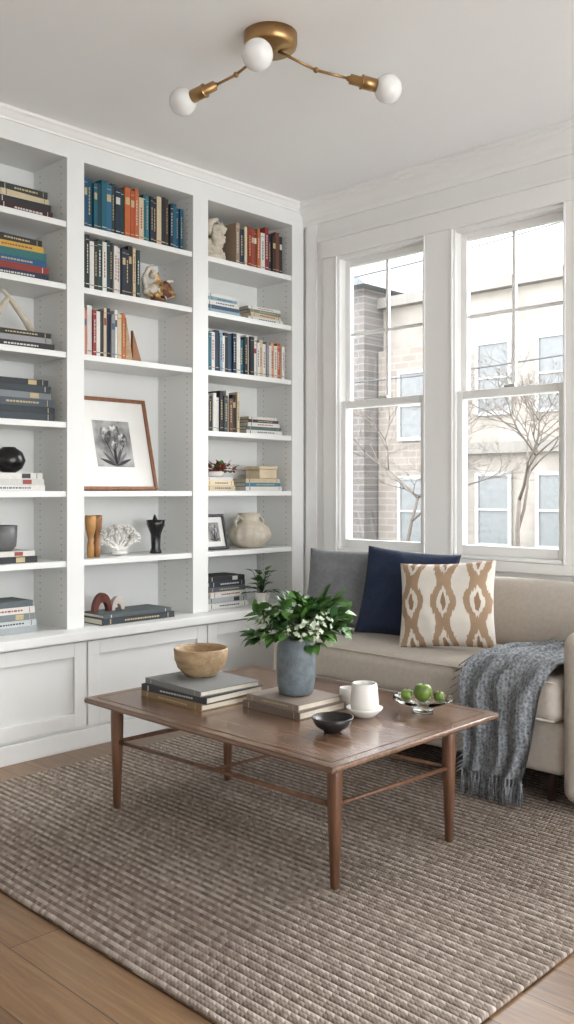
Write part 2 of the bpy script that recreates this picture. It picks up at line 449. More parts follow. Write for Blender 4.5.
zV = stack(-3.86, 2.08, 1.195, [(.34, .2, .028, W_), (.33, .2, .026, C(200, 200, 196)), (.32, .19, .028, W_)], 34)
zB = stack(-3.86, 2.05, .866, [(.32, .2, .03, K_), (.30, .19, .024, W_)], 35)
stack(-3.86, 2.06, CT, [(.30, .2, .03, C(160, 168, 170)), (.29, .2, .028, C(190, 196, 196)), (.28, .19, .03, C(120, 130, 132)), (.28, .19, .03, W_), (.26, .19, .026, C(90, 100, 104))], 36)
for k, z in enumerate(SH): book_row(1.10, 1.5, z, .19, .24, [W_, Nv, K_, Cr, Tl, Rd, Gy], 50 + k)

# --- decor
def framed(name, cy, z, w, h, lean, xb, fw, fm, matw=.07):
    e = group(name, (xb, cy, z))
    M = Matrix.Translation((xb, cy, z + .001)) @ Matrix.Rotation(-lean, 4, 'Y')
    f = MB(); t = .022
    f.box(0, t, -w / 2, -w / 2 + fw, 0, h, M=M); f.box(0, t, w / 2 - fw, w / 2, 0, h, M=M)
    f.box(0, t, -w / 2 + fw, w / 2 - fw, 0, fw, M=M); f.box(0, t, -w / 2 + fw, w / 2 - fw, h - fw, h, M=M)
    f.obj('frame', fm, e, bevel=.003)
    MB().box(.003, .010, -w / 2 + fw, w / 2 - fw, fw, h - fw, M=M).obj('mat_board', mat('mat_board', srgb(232, 231, 227), .8, var=.01), e)
    aw, ah = w / 2 - fw - matw, h / 2 - fw - matw; zc = h / 2
    MB().box(.010, .0112, -aw, aw, zc - ah, zc + ah, M=M).obj('print_paper', mat('print_paper', srgb(150, 149, 148), .8, var=.38, scale=10), e)
    g = MB()
    for (px, pz, s, a) in ((-.45, .35, .62, .25), (.12, .45, .62, -.1), (.62, .15, .55, -.35), (-.05, -.1, .4, .3)):
        for k in (-1, -.4, .3, .9):
            aa = a + k * .45
            g.leaf(M @ Vector((.0122, px * aw, zc + pz * ah - s * ah * .4)), M.to_3x3() @ Vector((0, sin(aa), cos(aa))), M.to_3x3() @ Vector((1, 0, 0)), s * ah * 1.0, s * aw * .55, m=1 if k in (-1,) else (2 if k in (.3, -.4) else 3), fold=0, curl=0)
        pts = [M @ Vector((.0124, px * aw * (1 - t) + .05 * aw * t, (zc + (pz - .1) * ah) * (1 - t) + (zc - .9 * ah) * t)) for t in (0, .25, .5, .75, 1)]
        g.tube(pts, .0014, 4, m=0)
    for k in range(7):
        aa = -1.2 + k * .4
        g.leaf(M @ Vector((.0122, .02 * aw, zc - .95 * ah)), M.to_3x3() @ Vector((0, sin(aa), cos(aa))), M.to_3x3() @ Vector((1, 0, 0)), ah * .85, aw * .16, m=(0, 3, 1)[k % 3], fold=0, curl=0)
    g.obj('flower_photograph', [mat('ink_dark', srgb(54, 54, 56), .8), mat('ink_grey', srgb(116, 116, 118), .8), mat('ink_pale', srgb(214, 214, 212), .8), mat('ink_mid', srgb(86, 86, 88), .8)], e)
framed('framed_flower_photograph', 2.715, 1.195, .47, .49, radians(14), -3.83, .018, FRAMEW, matw=.105)
framed('small_picture_frame', 3.335, .866, .18, .20, radians(14), -3.80, .016, BLACK, matw=.03)

m = MB()
for k in range(2):
    cy = 2.525 + k * .048; cx = -3.80 - (k % 2) * .02
    m.lathe([(0, 0), (.017, 0), (.018, .05), (.012, .09), (.016, .11), (.024, .14), (.027, .19), (.026, .208), (.019, .208), (.018, .17), (0, .15)], 16, (cx, cy, .867), m=k % 2, wob=lambda a, z: .05 * cos(8 * a) if z > .1 else 0)
m.obj('gilt_bud_vases', [mat('gilt_wood', srgb(176, 132, 80), .45, .3, var=.15), mat('gilt_wood_dark', srgb(150, 104, 62), .45, .3, var=.15)])
m = MB(); rr = random.Random(11)
def branch(p, d, L, r, depth):
    q = p + d * L; mid = (p + q) / 2 + Vector((rr.uniform(-.006, .006), rr.uniform(-.008, .008), .004))
    m.tube([p, mid, q], [r, r * .9, r * .75], 7)
    m.ball(q, r * .95, su=8, sv=6)
    if depth:
        for k in range(3):
            dd = (d + Vector((rr.uniform(-.5, .5), rr.uniform(-1, 1), rr.uniform(-.4, .6)))).normalized()
            branch(q, dd, L * .72, r * .78, depth - 1)
c0 = Vector((-3.85, 2.73, .885))
m.ball((-3.85, 2.73, .88), .03, sc=(1.2, 1.6, .45))
for k in range(6):
    a = (k - 2.5) / 2.5
    branch(c0, Vector((rr.uniform(-.2, .2), a, .55 + .5 * (1 - abs(a)))).normalized(), .055, .010, 3)
for i, p in enumerate(m.v): p.z = max(p.z, .867)
m.obj('white_coral_sculpture', CERW)
m = MB()
m.lathe([(0, 0), (.03, 0), (.028, .01), (.022, .03), (.026, .10), (.044, .15), (.046, .175), (.040, .175), (.02, .10), (0, .09)], 32, (-3.84, 2.955, .867), wob=lambda a, z: .06 * cos(8 * a))
m.tube([(-3.84, 2.955, .97), (-3.84, 2.95, 1.04), (-3.835, 2.945, 1.07)], [.012, .014, .004], 8)
m.obj('black_fluted_vase', BLACK)
zt = stack(-3.80, 2.74, CT, [(.44, .22, .03, C(52, 60, 66)), (.42, .2, .018, C(84, 92, 96))], 40, name='large_flat_book')
m = MB()
for k, (r0, rr1, yy) in enumerate(((.055, .028, 2.60), (.040, .018, 2.69))):
    vs = []; fs = []
    n = 14
    for i in range(n + 1):
        a = pi * i / n
        for rad in (r0, rr1):
            for xx in (-3.83, -3.80):
                vs.append((xx, yy + rad * cos(a), zt + .001 + rad * sin(a) * 1.7))
    for i in range(n):
        q = i * 4
        fs += [(q, q + 4, q + 5, q + 1), (q + 2, q + 3, q + 7, q + 6), (q, q + 2, q + 6, q + 4), (q + 1, q + 5, q + 7, q + 3)]
    fs += [(0, 1, 3, 2), (n * 4, n * 4 + 2, n * 4 + 3, n * 4 + 1)]
    m.add(vs, fs, k, False)
m.obj('wooden_arch_bookend', [mat('mahogany', srgb(96, 50, 42), .35, var=.15), mat('pale_stone', srgb(190, 180, 172), .5)], bevel=.003, fixn=True)
m = MB()
m.lathe([(0, 0), (.05, 0), (.052, .02), (.045, .03), (0, .03)], 20, (-3.84, 2.96, 2.171), m=1)
rr = random.Random(2)
for k in range(16):
    a = rr.uniform(0, 6.28); r = rr.uniform(.01, .06)
    m.ball((-3.84 + r * .5 * cos(a), 2.96 + r * sin(a), 2.22 + rr.uniform(0, .07)), rr.uniform(.016, .028), m=k % 3, sc=(1, 1.2, rr.uniform(.7, 1.3)), nz=.5)
m.tube([(-3.84, 2.90, 2.24), (-3.83, 2.87, 2.30), (-3.83, 2.90, 2.36), (-3.83, 2.93, 2.38)], [.018, .014, .011, .006], 8, m=2)
m.ball((-3.83, 2.93, 2.33), .024, m=2, nz=.4)
m.tube([(-3.84, 3.0, 2.25), (-3.83, 3.05, 2.28), (-3.83, 3.07, 2.23)], [.014, .010, .008], 8, m=0)
for k in range(22):
    a = rr.uniform(0, 6.28); m.leaf((-3.82, 2.98 + rr.uniform(-.05, .05), 2.24 + rr.uniform(-.02, .07)), (rr.uniform(0, .6), cos(a), sin(a)), (1, 0, 0), .05, .018, m=rr.choice([0, 2, 0]))
m.obj('gilded_figurine', [mat('gilt', srgb(170, 134, 84), .4, .4, var=.3, scale=40), mat('dark_red_base', srgb(120, 76, 60), .5), CREAM])
m = MB()
for (dy, hh, ww, mi) in ((0, .23, .05, 0), (.045, .17, .06, 1)):
    vs = [(-3.83, 2.755 + dy, 1.851), (-3.83, 2.755 + dy + ww, 1.851), (-3.83, 2.757 + dy, 1.851 + hh), (-3.85, 2.755 + dy, 1.851), (-3.85, 2.755 + dy + ww, 1.851), (-3.85, 2.757 + dy, 1.851 + hh)]
    m.add(vs, [(0, 1, 2), (5, 4, 3), (0, 3, 4, 1), (1, 4, 5, 2), (2, 5, 3, 0)], mi)
m.obj('wooden_sail_ornament', [BOWLW, mat('sail_brown', srgb(150, 104, 70), .5)], fixn=True)
m = MB(); rr = random.Random(8)
for k in range(18):
    m.ball((-3.83 + rr.uniform(-.02, .02), 3.355 + rr.uniform(-.06, .06), 2.51 + (k / 18.) * .16), rr.uniform(.026, .042), sc=(1, 1, rr.uniform(.8, 1.3)), nz=.6)
m.tube([(-3.83, 3.30, 2.62), (-3.82, 3.32, 2.69), (-3.82, 3.37, 2.71)], [.022, .018, .012], 10)
m.lathe([(0, 0), (.06, 0), (.06, .03), (.05, .045), (0, .045)], 20, (-3.83, 3.35, 2.466))
m.obj('white_plaster_sculpture', CREAM)
m = MB(); rr = random.Random(6)
m.lathe([(0, 0), (.05, 0), (.06, .03), (.052, .03), (.045, .006), (0, .006)], 20, (-3.85, 3.37, zE + .001), m=2)
for k in range(110):
    a = rr.uniform(0, 6.28); el = rr.uniform(-.1, 1.1)
    d = Vector((cos(a) * cos(el) * .6, sin(a) * cos(el), sin(el)))
    p = Vector((-3.83, 3.41, zE + .035)) + Vector((d.x * rr.uniform(0, .06), d.y * rr.uniform(0, .16), abs(d.z) * rr.uniform(0, .045)))
    m.leaf(p, d, (0, 0, 1), rr.uniform(.03, .045), .022, m=rr.choice([0, 0, 1]))
for i, p in enumerate(m.v): p.z = max(p.z, zE + .001)
m.obj('red_leaf_plant', [mat('red_leaf', srgb(140, 50, 50), .5, var=.3), LEAF, CERW])
MB().box(-3.92, -3.80, 3.68, 3.82, zE2 + .001, zE2 + .055).box(-3.925, -3.795, 3.675, 3.825, zE2 + .056, zE2 + .075).obj('cream_keepsake_box', mat('cream_box', srgb(214, 198, 170), .6), bevel=.003)
m = MB()
m.lathe([(0, 0), (.06, 0), (.085, .012), (.120, .05), (.126, .08), (.11, .12), (.075, .142), (.056, .155), (.055, .175), (.066, .20), (.058, .20), (.045, .165), (.04, .15), (0, .14)], 56, (-3.835, 3.63, .867), wob=lambda a, z: .035 * cos(14 * a) if .02 < z < .14 else 0)
for sg in (-1, 1):
    m.tube([(-3.835, 3.63 + sg * .05, 1.03), (-3.835, 3.63 + sg * .085, 1.05), (-3.835, 3.63 + sg * .11, 1.02), (-3.835, 3.63 + sg * .10, .98)], .008, 8)
m.obj('cream_urn_vase', CREAM)
m = MB(); rr = random.Random(16)
m.lathe([(0, 0), (.036, 0), (.046, .075), (.042, .075), (.034, .06), (0, .06)], 24, (-3.70, 3.60, CT + .001), m=2)
for k in range(44):
    a = rr.uniform(0, 6.28); el = rr.uniform(.1, 1.4)
    d = Vector((cos(a) * cos(el), sin(a) * cos(el), sin(el))); L = rr.uniform(.05, .13)
    b0 = Vector((-3.70, 3.60, CT + .065)); p = b0 + Vector((d.x * .7, d.y * .8, d.z * 1.15)) * L
    m.tube([b0, (b0 + p) / 2 + Vector((0, 0, .01)), p], .0014, 4, m=1); m.leaf(p, (d.x, d.y, d.z * .3), (0, 0, 1), .05, .036, m=rr.choice([0, 0, 1]))
m.obj('potted_houseplant', [LEAF, LEAFD, CERW])
m = MB()
zz = zC + .002
m.box(-3.89, -3.83, 2.05, 2.2, zz, zz + .012)
m.tube([(-3.86, 2.24, zz + .02), (-3.86, 2.20, zz + .07), (-3.86, 2.14, zz + .14), (-3.86, 2.09, zz + .19)], [.02, .016, .014, .008], 10)
m.tube([(-3.86, 2.02, zz + .02), (-3.86, 2.07, zz + .09), (-3.86, 2.12, zz + .16)], [.022, .016, .012], 10)
m.tube([(-3.86, 2.07, zz + .09), (-3.86, 2.0, zz + .13), (-3.86, 1.97, zz + .17)], [.015, .012, .008], 10)
m.obj('driftwood_sculpture', CREAM)
m = MB()
m.lathe([(0, 0), (.03, 0), (.06, .02), (.075, .055), (.06, .095), (.035, .112), (.028, .118), (.022, .112), (0, .10)], 32, (-3.84, 2.11, zV + .001))
m.obj('black_round_vase', BLACK)
m = MB()
m.lathe([(0, 0), (.05, 0), (.066, .02), (.07, .06), (.072, .115), (.066, .115), (.064, .06), (.05, .03), (0, .02)], 36, (-3.84, 2.07, zB + .001), wob=lambda a, z: .02 * cos(18 * a))
m.obj('ribbed_grey_pot', mat('grey_glaze', srgb(104, 106, 106), .5, var=.2))

# ------------------------------------------------------------------ rug
def rug_mat():
    m, nt, b = new_mat('woven_rug')
    tc = N(nt, 'ShaderNodeTexCoord'); sep = N(nt, 'ShaderNodeSeparateXYZ'); nt.links.new(tc.outputs['Object'], sep.inputs[0])
    no = N(nt, 'ShaderNodeTexNoise', Scale=5., Detail=3.); nt.links.new(tc.outputs['Object'], no.inputs['Vector'])
    y = mathn(nt, 'MULTIPLY_ADD', no.outputs['Fac'], .006, sep.outputs['Y'])
    row = mathn(nt, 'MULTIPLY', y, 1 / .0155)
    fr = mathn(nt, 'FRACT', row); idx = mathn(nt, 'FLOOR', row)
    ridge = mathn(nt, 'SINE', mathn(nt, 'MULTIPLY', fr, pi))
    x = mathn(nt, 'MULTIPLY_ADD', idx, .37, mathn(nt, 'MULTIPLY', sep.outputs['X'], 1 / .014))
    x = mathn(nt, 'MULTIPLY_ADD', fr, .8, x)
    knot = mathn(nt, 'ABSOLUTE', mathn(nt, 'SINE', mathn(nt, 'MULTIPLY', x, pi)))
    cb = N(nt, 'ShaderNodeCombineXYZ'); nt.links.new(mathn(nt, 'FLOOR', x), cb.inputs[0]); nt.links.new(idx, cb.inputs[1])
    wn = N(nt, 'ShaderNodeTexWhiteNoise', noise_dimensions='2D'); nt.links.new(cb.outputs[0], wn.inputs['Vector'])
    wr = N(nt, 'ShaderNodeTexWhiteNoise', noise_dimensions='1D'); nt.links.new(idx, wr.inputs['W'])
    par = mathn(nt, 'MODULO', mathn(nt, 'ABSOLUTE', idx), 2.)
    v = mathn(nt, 'ADD', mathn(nt, 'MULTIPLY', par, .26), mathn(nt, 'MULTIPLY', wn.outputs['Value'], .30))
    v = mathn(nt, 'ADD', v, mathn(nt, 'MULTIPLY', wr.outputs['Value'], .12))
    big = N(nt, 'ShaderNodeTexNoise', Scale=1.3, Detail=2.); nt.links.new(tc.outputs['Object'], big.inputs['Vector'])
    v = mathn(nt, 'ADD', v, mathn(nt, 'MULTIPLY_ADD', big.outputs['Fac'], .2, .04))
    rp = N(nt, 'ShaderNodeValToRGB'); e = rp.color_ramp.elements
    e[0].position = .1; e[0].color = srgb(100, 88, 80); e[1].position = .95; e[1].color = srgb(210, 201, 191)
    q = e.new(.4); q.color = srgb(136, 122, 112); q = e.new(.65); q.color = srgb(174, 162, 151)
    nt.links.new(v, rp.inputs['Fac'])
    hgt = mathn(nt, 'MULTIPLY', ridge, mathn(nt, 'MULTIPLY_ADD', knot, .5, .5))
    nt.links.new(rp.outputs[0], b.inputs['Base Color'])
    bp = N(nt, 'ShaderNodeBump', Strength=.9, Distance=.006); nt.links.new(hgt, bp.inputs['Height']); nt.links.new(bp.outputs[0], b.inputs['Normal'])
    b.inputs['Roughness'].default_value = .95; b.inputs['Specular IOR Level'].default_value = .15
    return m
rx0, rx1, ry0, ry1 = -3.42, -1.11, 1.35, 3.62
RT = .013
m = MB(); m.rbox(rx0, rx1, ry0, ry1, .0005, RT, r=.006, n=4); m.obj('area_rug', rug_mat(), merge=True)

# ------------------------------------------------------------------ sofa
SO = group('sofa', (-2.3, 3.5, RT))
x0, x1 = -3.12, -1.42; yf, yb = 3.10, 3.93; XR = -1.615
m = MB(); m.rbox(x0 + .03, XR, yf + .03, yb, .13, .33, r=.03, n=6); m.obj('base_frame', SOFA, SO, merge=True)
m = MB(); m.rbox(x0 + .055, XR - .005, yf - .01, 3.66, .325, .50, r=.05, puff=(.0, .01, .018), n=12)
m.obj('seat_cushion', SOFA, SO, merge=True)
m = MB(); m.rbox(XR, x1, yf, yb, .045, .675, r=.05, puff=(.0, 0, .006), n=8); m.obj('arm_right', SOFA, SO, merge=True)
m = MB(); m.rbox(x0, x0 + .06, yf, yb, .045, .50, r=.028, n=6); m.obj('arm_left', SOFA, SO, merge=True)
m = MB(); m.rbox(x0 + .03, XR, 3.76, yb, .30, .745, r=.05, n=8); m.obj('back_frame', SOFA, SO, merge=True)
m = MB()
M = Matrix.Translation((0, 3.66, .49)) @ Matrix.Rotation(radians(-9), 4, 'X')
for (a, b_) in ((x0 + .05, -2.50), (-2.495, XR - .01)):
    m.rbox(a, b_, -.03, .12, -.0, .305, r=.05, puff=(0, .025, .012), n=10, M=M)
m.obj('back_cushions', SOFA, SO, merge=True)
m = MB()
for (a, b_) in ((x0 + .12, yf + .1), (-1.7, yf + .1), (x0 + .12, yb - .08), (-1.7, yb - .08)):
    m.lathe([(0, 0), (.016, 0), (.024, .13 - RT), (0, .13 - RT)], 14, (a, b_, RT + .001))
m.obj('legs', mat('dark_leg', srgb(60, 40, 30), .4), SO)
m = MB(); zc = .485
m.tube([(x0 + .075, yf - .012, .345), (-2.3, yf - .022, .345), (-1.63, yf - .012, .345)], .004, 6)
m.tube([(x0 + .075, yf - .002, zc), (-2.8, yf - .008, zc + .002), (-2.3, yf - .010, zc + .003), (-1.63, yf - .002, zc)], .004, 6)
m.obj('piping', SOFA, SO)

def pillow(name, w, h, t, loc, rz, rx, ry, mt, seed=0):
    m = MB(); n = 28
    for sg in (-1, 1):
        vs = []; fs = []
        for i in range(n + 1):
            for j in range(n + 1):
                u = -1 + 2 * i / n; v = -1 + 2 * j / n
                pu = u * (1 - .06 * (1 - abs(v) ** 2) * abs(u) ** 3)
                pv = v * (1 - .06 * (1 - abs(u) ** 2) * abs(v) ** 3)
                th = ((1 - abs(u) ** 2.6) ** .62) * ((1 - abs(v) ** 2.6) ** .62)
                wr = (.014 * noise.noise(Vector((u * 2.2 + seed, v * 2.2, sg * 3.))) + .006 * noise.noise(Vector((u * 6 + seed, v * 5, sg * 7.)))) * th
                vs.append((pu * w / 2, sg * (t / 2 * th) + wr, pv * h / 2))
        for i in range(n):
            for j in range(n):
                q = (i * (n + 1) + j, (i + 1) * (n + 1) + j, (i + 1) * (n + 1) + j + 1, i * (n + 1) + j + 1)
                fs.append(q if sg < 0 else q[::-1])
        m.add(vs, fs, 0, True)
    me = bpy.data.meshes.new(name); me.from_pydata([tuple(p) for p in m.v], [], m.f)
    me.materials.append(mt)
    for p in me.polygons: p.use_smooth = True
    bm = bmesh.new(); bm.from_mesh(me); bmesh.ops.remove_doubles(bm, verts=bm.verts, dist=1e-5); bm.to_mesh(me); bm.free()
    o = bpy.data.objects.new(name, me); COL.objects.link(o)
    o.matrix_world = Matrix.Translation(loc) @ Matrix.Rotation(rz, 4, 'Z') @ Matrix.Rotation(rx, 4, 'X') @ Matrix.Rotation(ry, 4, 'Y')
    return o
def ikat():
    m, nt, b = new_mat('ikat_fabric')
    tc = N(nt, 'ShaderNodeTexCoord'); sep = N(nt, 'ShaderNodeSeparateXYZ'); nt.links.new(tc.outputs['Object'], sep.inputs[0])
    mp = N(nt, 'ShaderNodeMapping'); mp.inputs['Scale'].default_value = (1.8, 1, .3); nt.links.new(tc.outputs['Object'], mp.inputs[0])
    no = N(nt, 'ShaderNodeTexNoise', Scale=70., Detail=3.); nt.links.new(mp.outputs[0], no.inputs['Vector'])
    n2 = N(nt, 'ShaderNodeTexNoise', Scale=14., Detail=2.); nt.links.new(tc.outputs['Object'], n2.inputs['Vector'])
    X = mathn(nt, 'ADD', sep.outputs['X'], mathn(nt, 'MULTIPLY_ADD', n2.outputs['Fac'], .016, -.008))
    Zc = mathn(nt, 'ADD', sep.outputs['Z'], mathn(nt, 'MULTIPLY_ADD', no.outputs['Fac'], .07, -.035))
    cx = mathn(nt, 'ABSOLUTE', mathn(nt, 'SUBTRACT', mathn(nt, 'FRACT', mathn(nt, 'MULTIPLY_ADD', X, 1 / .145, .5)), .5))
    cosz = mathn(nt, 'COSINE', mathn(nt, 'MULTIPLY', Zc, 2 * pi / .185))
    # ogee medallions: column edge waves in and out, with a light ring and a darker heart
    edge = mathn(nt, 'MULTIPLY_ADD', cosz, .09, .30)
    body = mathn(nt, 'LESS_THAN', cx, edge)
    ring = mathn(nt, 'LESS_THAN', cx, mathn(nt, 'MULTIPLY_ADD', cosz, .12, .09))
    heart = mathn(nt, 'LESS_THAN', cx, mathn(nt, 'MULTIPLY_ADD', cosz, .12, -.03))
    mx = N(nt, 'ShaderNodeMix', data_type='RGBA'); mx.inputs[6].default_value = srgb(220, 214, 204); mx.inputs[7].default_value = srgb(166, 140, 114)
    nt.links.new(body, mx.inputs[0])
    mxr = N(nt, 'ShaderNodeMix', data_type='RGBA'); mxr.inputs[7].default_value = srgb(218, 211, 200)
    nt.links.new(ring, mxr.inputs[0]); nt.links.new(mx.outputs[2], mxr.inputs[6])
    mx2 = N(nt, 'ShaderNodeMix', data_type='RGBA'); mx2.inputs[7].default_value = srgb(150, 120, 94)
    nt.links.new(heart, mx2.inputs[0]); nt.links.new(mxr.outputs[2], mx2.inputs[6])
    nt.links.new(mx2.outputs[2], b.inputs['Base Color']); b.inputs['Roughness'].default_value = .9
    bn = N(nt, 'ShaderNodeTexNoise', Scale=300.); nt.links.new(tc.outputs['Object'], bn.inputs['Vector'])
    bp = N(nt, 'ShaderNodeBump', Strength=.3, Distance=.003); nt.links.new(bn.outputs['Fac'], bp.inputs['Height']); nt.links.new(bp.outputs[0], b.inputs['Normal'])
    return m
pillow('grey_throw_pillow', .46, .40, .15, (-2.93, 3.44, .71), radians(16), radians(-16), radians(0), GREYP, 1)
pillow('navy_throw_pillow', .46, .42, .17, (-2.555, 3.43, .715), radians(18), radians(-16), radians(4), NAVY, 2)
pillow('ikat_throw_pillow', .43, .385, .15, (-2.265, 3.33, .70), radians(20), radians(-18), radians(-4), ikat(), 3)

def throw_mat():
    m, nt, b = new_mat('throw_knit')
    tc = N(nt, 'ShaderNodeTexCoord')
    v1 = N(nt, 'ShaderNodeTexVoronoi', Scale=95.); nt.links.new(tc.outputs['Object'], v1.inputs['Vector'])
    no = N(nt, 'ShaderNodeTexNoise', Scale=50., Detail=5.); nt.links.new(tc.outputs['Object'], no.inputs['Vector'])
    w1 = N(nt, 'ShaderNodeTexWave', Scale=22., Distortion=4.); nt.links.new(tc.outputs['Object'], w1.inputs['Vector'])
    v = mathn(nt, 'ADD', mathn(nt, 'MULTIPLY', v1.outputs['Distance'], .5), mathn(nt, 'MULTIPLY', no.outputs['Fac'], .5))
    v = mathn(nt, 'ADD', v, mathn(nt, 'MULTIPLY', w1.outputs['Fac'], .14))
    rp = N(nt, 'ShaderNodeValToRGB'); e = rp.color_ramp.elements
    e[0].position = .25; e[0].color = srgb(70, 76, 82); e[1].position = .8; e[1].color = srgb(152, 156, 160)
    nt.links.new(v, rp.inputs[0]); nt.links.new(rp.outputs[0], b.inputs['Base Color']); b.inputs['Roughness'].default_value = .95
    bp = N(nt, 'ShaderNodeBump', Strength=1., Distance=.006); nt.links.new(v, bp.inputs['Height']); nt.links.new(bp.outputs[0], b.inputs['Normal'])
    return m
TH = throw_mat()
path = [(3.60, .535), (3.50, .535), (3.40, .538), (3.30, .54), (3.20, .538), (3.13, .532), (3.085, .512), (3.062, .47), (3.052, .42), (3.048, .34), (3.045, .26), (3.042, .20), (3.04, .15), (3.038, .118)]
m = MB(); NU = 44; K = 4; fine = []
for i in range(len(path) - 1):
    for k in range(K):
        t = k / K; fine.append((path[i][0] * (1 - t) + path[i + 1][0] * t, path[i][1] * (1 - t) + path[i + 1][1] * t))
fine.append(path[-1]); NV = len(fine)
top = []; bot = []
for j, (py, pz) in enumerate(fine):
    s = j / (NV - 1)
    xl = -1.91 - .08 * min(1, s * 1.8) + .015 * sin(s * 9)
    xr = -1.63 - .10 * max(0, (s - .3) / .7)
    hang = max(0, min(1, (s - .38) / .2))
    for i in range(NU + 1):
        u = i / NU
        x = xl + (xr - xl) * u
        fold = .5 + .5 * sin(u * 22 + 2.5 * noise.noise(Vector((u * 3, s * 4, 0))) + s * 3)
        fold2 = noise.noise(Vector((u * 6, s * 7, 2)))
        off = (.020 * fold + .012 * fold2 + .004)
        y = py - off * (.15 + .85 * hang) * 1.3; z = pz + off * (1 - hang) * 1.2
        z += (1 - hang) * .006
        top.append((x, y, z)); bot.append((x, y + .008 * hang, z - .008 * (1 - hang)))
fs = []
for j in range(NV - 1):
    for i in range(NU):
        a = j * (NU + 1) + i
        fs.append((a, a + NU + 1, a + NU + 2, a + 1))
m.add(top, fs, 0, True); m.add(bot, [f[::-1] for f in fs], 0, True)
rr = random.Random(5)
for i in range(0, NU + 1, 2):
    p = Vector(top[(NV - 1) * (NU + 1) + i])
    kn = p + Vector((0, .003, -.012)); m.ball(kn, .006, su=8, sv=6)
    for k in range(5):
        q = p + Vector((rr.uniform(-.012, .012), rr.uniform(-.014, .008), -.085 - rr.uniform(0, .016)))
        q.z = max(q.z, RT + .004)
        m.tube([p + Vector((0, .003, .004)), kn, (kn + q) / 2 + Vector((rr.uniform(-.005, .005), rr.uniform(-.005, .005), 0)), q], [.003, .0026, .0024, .0016], 5, m=0)
for j in range(int(NV * .42), NV, 2):
    p = Vector(top[j * (NU + 1)])
    q = p + Vector((-.03 - rr.uniform(0, .012), -.006, -.028))
    if q.z > RT + .01: m.tube([p, (p + q) / 2, q], [.003, .0024, .0016], 5)
m.obj('throw_blanket', TH)

# ------------------------------------------------------------------ coffee table
TZ = .42
CTB = group('coffee_table', (-2.3, 2.33, RT))
tx0, tx1, ty0, ty1 = -2.93, -1.685, 1.915, 2.80
m = MB()
m.box(tx0, tx1, ty0, ty1, TZ - .020, TZ - .002)
m.obj('top', WOODT, CTB, bevel=.008, bseg=3)
m = MB(); e_ = .035
m.box(tx0 + .004, tx1 - .004, ty0 + .004, ty0 + e_, TZ - .0018, TZ); m.box(tx0 + .004, tx1 - .004, ty1 - e_, ty1 - .004, TZ - .0018, TZ)
m.box(tx0 + .004, tx0 + e_, ty0 + e_, ty1 - e_, TZ - .0018, TZ); m.box(tx1 - e_, tx1 - .004, ty0 + e_, ty1 - e_, TZ - .0018, TZ)
m.box(tx0 + e_ + .006, tx1 - e_ - .006, ty0 + e_ + .006, ty1 - e_ - .006, TZ - .0018, TZ)
m.obj('top_inlay', WOODT, CTB)
L4 = {'a': (-2.82, 1.99), 'b': (-1.785, 2.04), 'c': (-1.75, 2.585), 'd': (-2.77, 2.50)}
def qleg(m, x, y, zt, zb, rt, rb, dx=0, dy=0):
    prof = [(rt * .92, zt), (rt, zt - .05), (rt * .90, .24), (rb, zb)]
    vs = []
    for (r, z) in prof:
        t = (zt - z) / (zt - zb)
        for k in range(12):
            a = 2 * pi * k / 12 + pi / 12
            sq = 1 / max(abs(cos(a)), abs(sin(a))) * .5 + .5
            vs.append((x + dx * t + r * sq * cos(a), y + dy * t + r * sq * sin(a), z))
    fs = []
    for i in range(3):
        for k in range(12):
            k2 = (k + 1) % 12; fs.append((i * 12 + k, (i + 1) * 12 + k, (i + 1) * 12 + k2, i * 12 + k2))
    fs.append(tuple(range(12))); fs.append(tuple(36 + k for k in range(12))[::-1])
    m.add(vs, fs, 0, True)
m = MB()
for k, (x, y) in L4.items(): qleg(m, x, y, TZ - .021, RT + .001, .020, .011)
m.obj('legs', WOODL, CTB, fixn=True)
m = MB()
def rail(p, q, z, h, w, mb):
    d = Vector((q[0] - p[0], q[1] - p[1], 0)); L = d.length; a = math.atan2(d.y, d.x)
    M = Matrix.Translation((p[0], p[1], z)) @ Matrix.Rotation(a, 4, 'Z')
    mb.box(0.015, L - .015, -w / 2, w / 2, -h / 2, h / 2, M=M)
for p, q in (('a', 'b'), ('b', 'c'), ('c', 'd'), ('d', 'a')): rail(L4[p], L4[q], TZ - .034, .026, .016, m)
m.obj('apron', WOODL, CTB, bevel=.002)
m = MB()
for p, q in (('a', 'b'), ('b', 'c'), ('c', 'd'), ('d', 'a')):
    P, Q = L4[p], L4[q]; m.tube([(P[0], P[1], .262), (Q[0], Q[1], .262)], .0075, 8)
for t in (.5,):
    A = (L4['a'][0] * (1 - t) + L4['b'][0] * t, L4['a'][1] * (1 - t) + L4['b'][1] * t, .262); B = (L4['d'][0] * (1 - t) + L4['c'][0] * t, L4['d'][1] * (1 - t) + L4['c'][1] * t, .262)
    m.tube([A, B], .006, 8)
m.obj('stretchers', WOODL, CTB)

